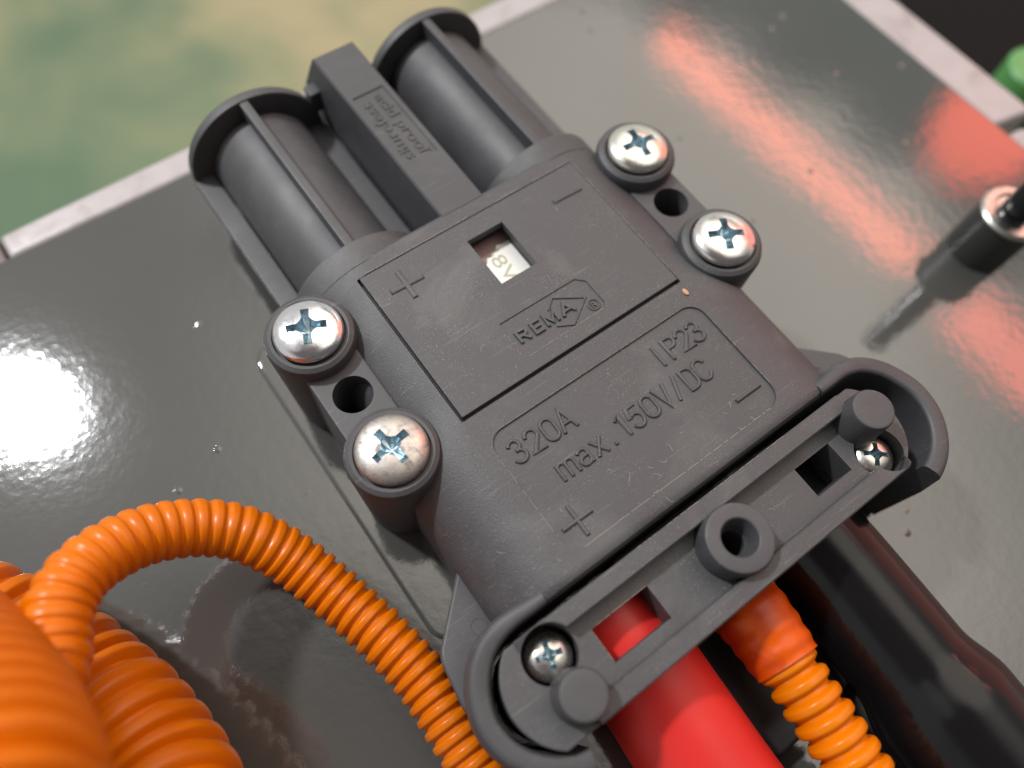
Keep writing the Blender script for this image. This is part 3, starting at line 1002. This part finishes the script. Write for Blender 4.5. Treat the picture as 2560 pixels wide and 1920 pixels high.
thin = [(-29.0, -80, -25), (-29.0, -60, -24.5), (-29.1, -43.2, -24), (-29.2, -30.0, -24), (-31.1, -18.8, -23), (-33.9, -8.5, -22)]
thin += [pix(732, 1399, 135.3), pix(628, 1342, 132.5), pix(540, 1321, 129.8), pix(448, 1322, 126.3), pix(352, 1342, 122.0), pix(264, 1384, 117.5), pix(196, 1438, 113.5),
         pix(154, 1506, 110.2), pix(138, 1582, 107.4), pix(132, 1658, 105), pix(108, 1735, 102), pix(60, 1820, 98.5)]
pth = catmull(thin, 0.16)
deep, flat = corr(2.55, 5.05, 4.2, 0.74, 0.26), corr(2.55, 5.05, 4.62, 0.78, 0.34)
tag(obj('corrugated_conduit', sweep(pth, lambda s, i: deep(s, i) + (flat(s, i) - deep(s, i)) * sm(0, 1, (s - 70) / 24), 40), 'orange'),
    'thin orange corrugated conduit arching over the metal, left of the connector', 'conduit')


Bp = [pix(-330, 1530, 122), pix(-180, 1540, 126), pix(-50, 1575, 127), pix(126, 1669, 126), pix(220, 1745, 124), pix(293, 1813, 121), pix(388, 1943, 116), pix(440, 2070, 110), pix(470, 2250, 104)]
tag(obj('large_conduit', sweep(catmull(Bp, 0.22), corr(4.5, 11.3, 9.7, 0.76, 0.28), 64), 'orange'),
    'thick orange corrugated conduit lying on the metal, behind the blurred foreground one', 'conduit', 'thick orange corrugated conduits in the lower left corner')
Ap = [pix(-260, 1560, 112), pix(-180, 1640, 104), pix(-115, 1730, 96), pix(-65, 1830, 88), pix(-35, 1940, 81), pix(-25, 2080, 74), pix(-30, 2300, 67)]
tag(obj('large_conduit', sweep(catmull(Ap, 0.22), corr(4.1, 11.4, 8.7, 0.64, 0.34), 64), 'orange'),
    'out-of-focus thick orange corrugated conduit nearest the viewer in the lower left corner', 'conduit', 'thick orange corrugated conduits in the lower left corner')

# ------------------------------------------------------------------ stud at the right edge
sr = empty('terminal_stud', (139.5, -26.5, -31), 'upright black sleeve with a metal ring and dark glossy pin, right of the connector', 'stud')
SXc, SYc = 139.5, -26.0
obj('sleeve', lathe([(0, -31), (7.4, -31), (7.3, -18), (7.0, -17.6), (0, -17.6)], SXc, SYc, 64), 'rubber', sr)
obj('metal_ring', lathe([(0, -18), (7.6, -17.6), (7.8, -16.8), (7.2, -16.2), (5.4, -16.2), (5.0, -16.9), (0, -17.2)], SXc, SYc, 64), 'chrome', sr)
obj('pin', lathe([(0, -17.5), (3.6, -17.5), (3.6, 20), (0, 20)], SXc, SYc, 48), 'black_gloss', sr)

# dark case beyond the right edge
dc = modified(poly_prism([(196, 30), (330, -30), (520, 100), (420, 330), (196, 240)], -300, -110), [('bevel', 6, 3)])
tag(obj('dark_case', dc, 'case'), 'black case standing beyond the right edge of the metal', 'case')
gx, gy, gz = pix(2602, 168, 255)
tag(obj('green_knob', lathe([(0, gz - 12), (10.5, gz - 12), (10.5, gz - 1), (9.5, gz), (0, gz)], gx, gy, 48), 'green'), 'round green knob at the right border of the picture', 'knob')

# ------------------------------------------------------------------ lint and crumbs
lint = []
for k in range(34):
    if k < 20:
        x, y = random.uniform(-8, 46), random.uniform(-32.5, -22); z = 0.06
        if x < -1.2 : z = -0.3 - (abs(x + 1.2) / 13.6) ** 2 * 7 + 0.1
        if 1.0 < x < 49 and y > -29.5: z = PZ + 0.07
    elif k < 28:
        x, y = random.uniform(-14, 60), random.uniform(-51.5, -35.5); z = FZ + 0.1
    else:
        x, y = random.uniform(2, 48), random.uniform(-5, 33); z = 0.08
    a = random.uniform(0, 2 * pi); L = random.uniform(0.5, 1.8); cv = random.uniform(-1.5, 1.5)
    pts = []
    for j in range(9):
        u = j / 8
        pts.append((x, y, z + 0.04 * sin(u * 6)))
        a += cv / 8 + random.uniform(-0.25, 0.25)
        x += cos(a) * L / 8; y += sin(a) * L / 8
    lint.append(sweep(pts, lambda s, i: 0.028, 5))
tag(obj('lint', merge(*lint), 'lint'), 'fine pale lint fibres scattered over the connector', 'lint', kind='stuff')
cr = bmesh.new()
bmesh.ops.create_icosphere(cr, subdivisions=2, radius=1.0)
for v in cr.verts:
    v.co = Vector((v.co.x * 0.45 + 49.2, v.co.y * 0.85 - 3.1, v.co.z * 0.28 + 0.2)) + Vector((random.uniform(-.06, .06), random.uniform(-.1, .1), random.uniform(-.05, .05)))
tag(obj('crumb', cr, 'crumb'), 'tiny tan crumb lying below the lower right corner of the cover plate', 'crumb')
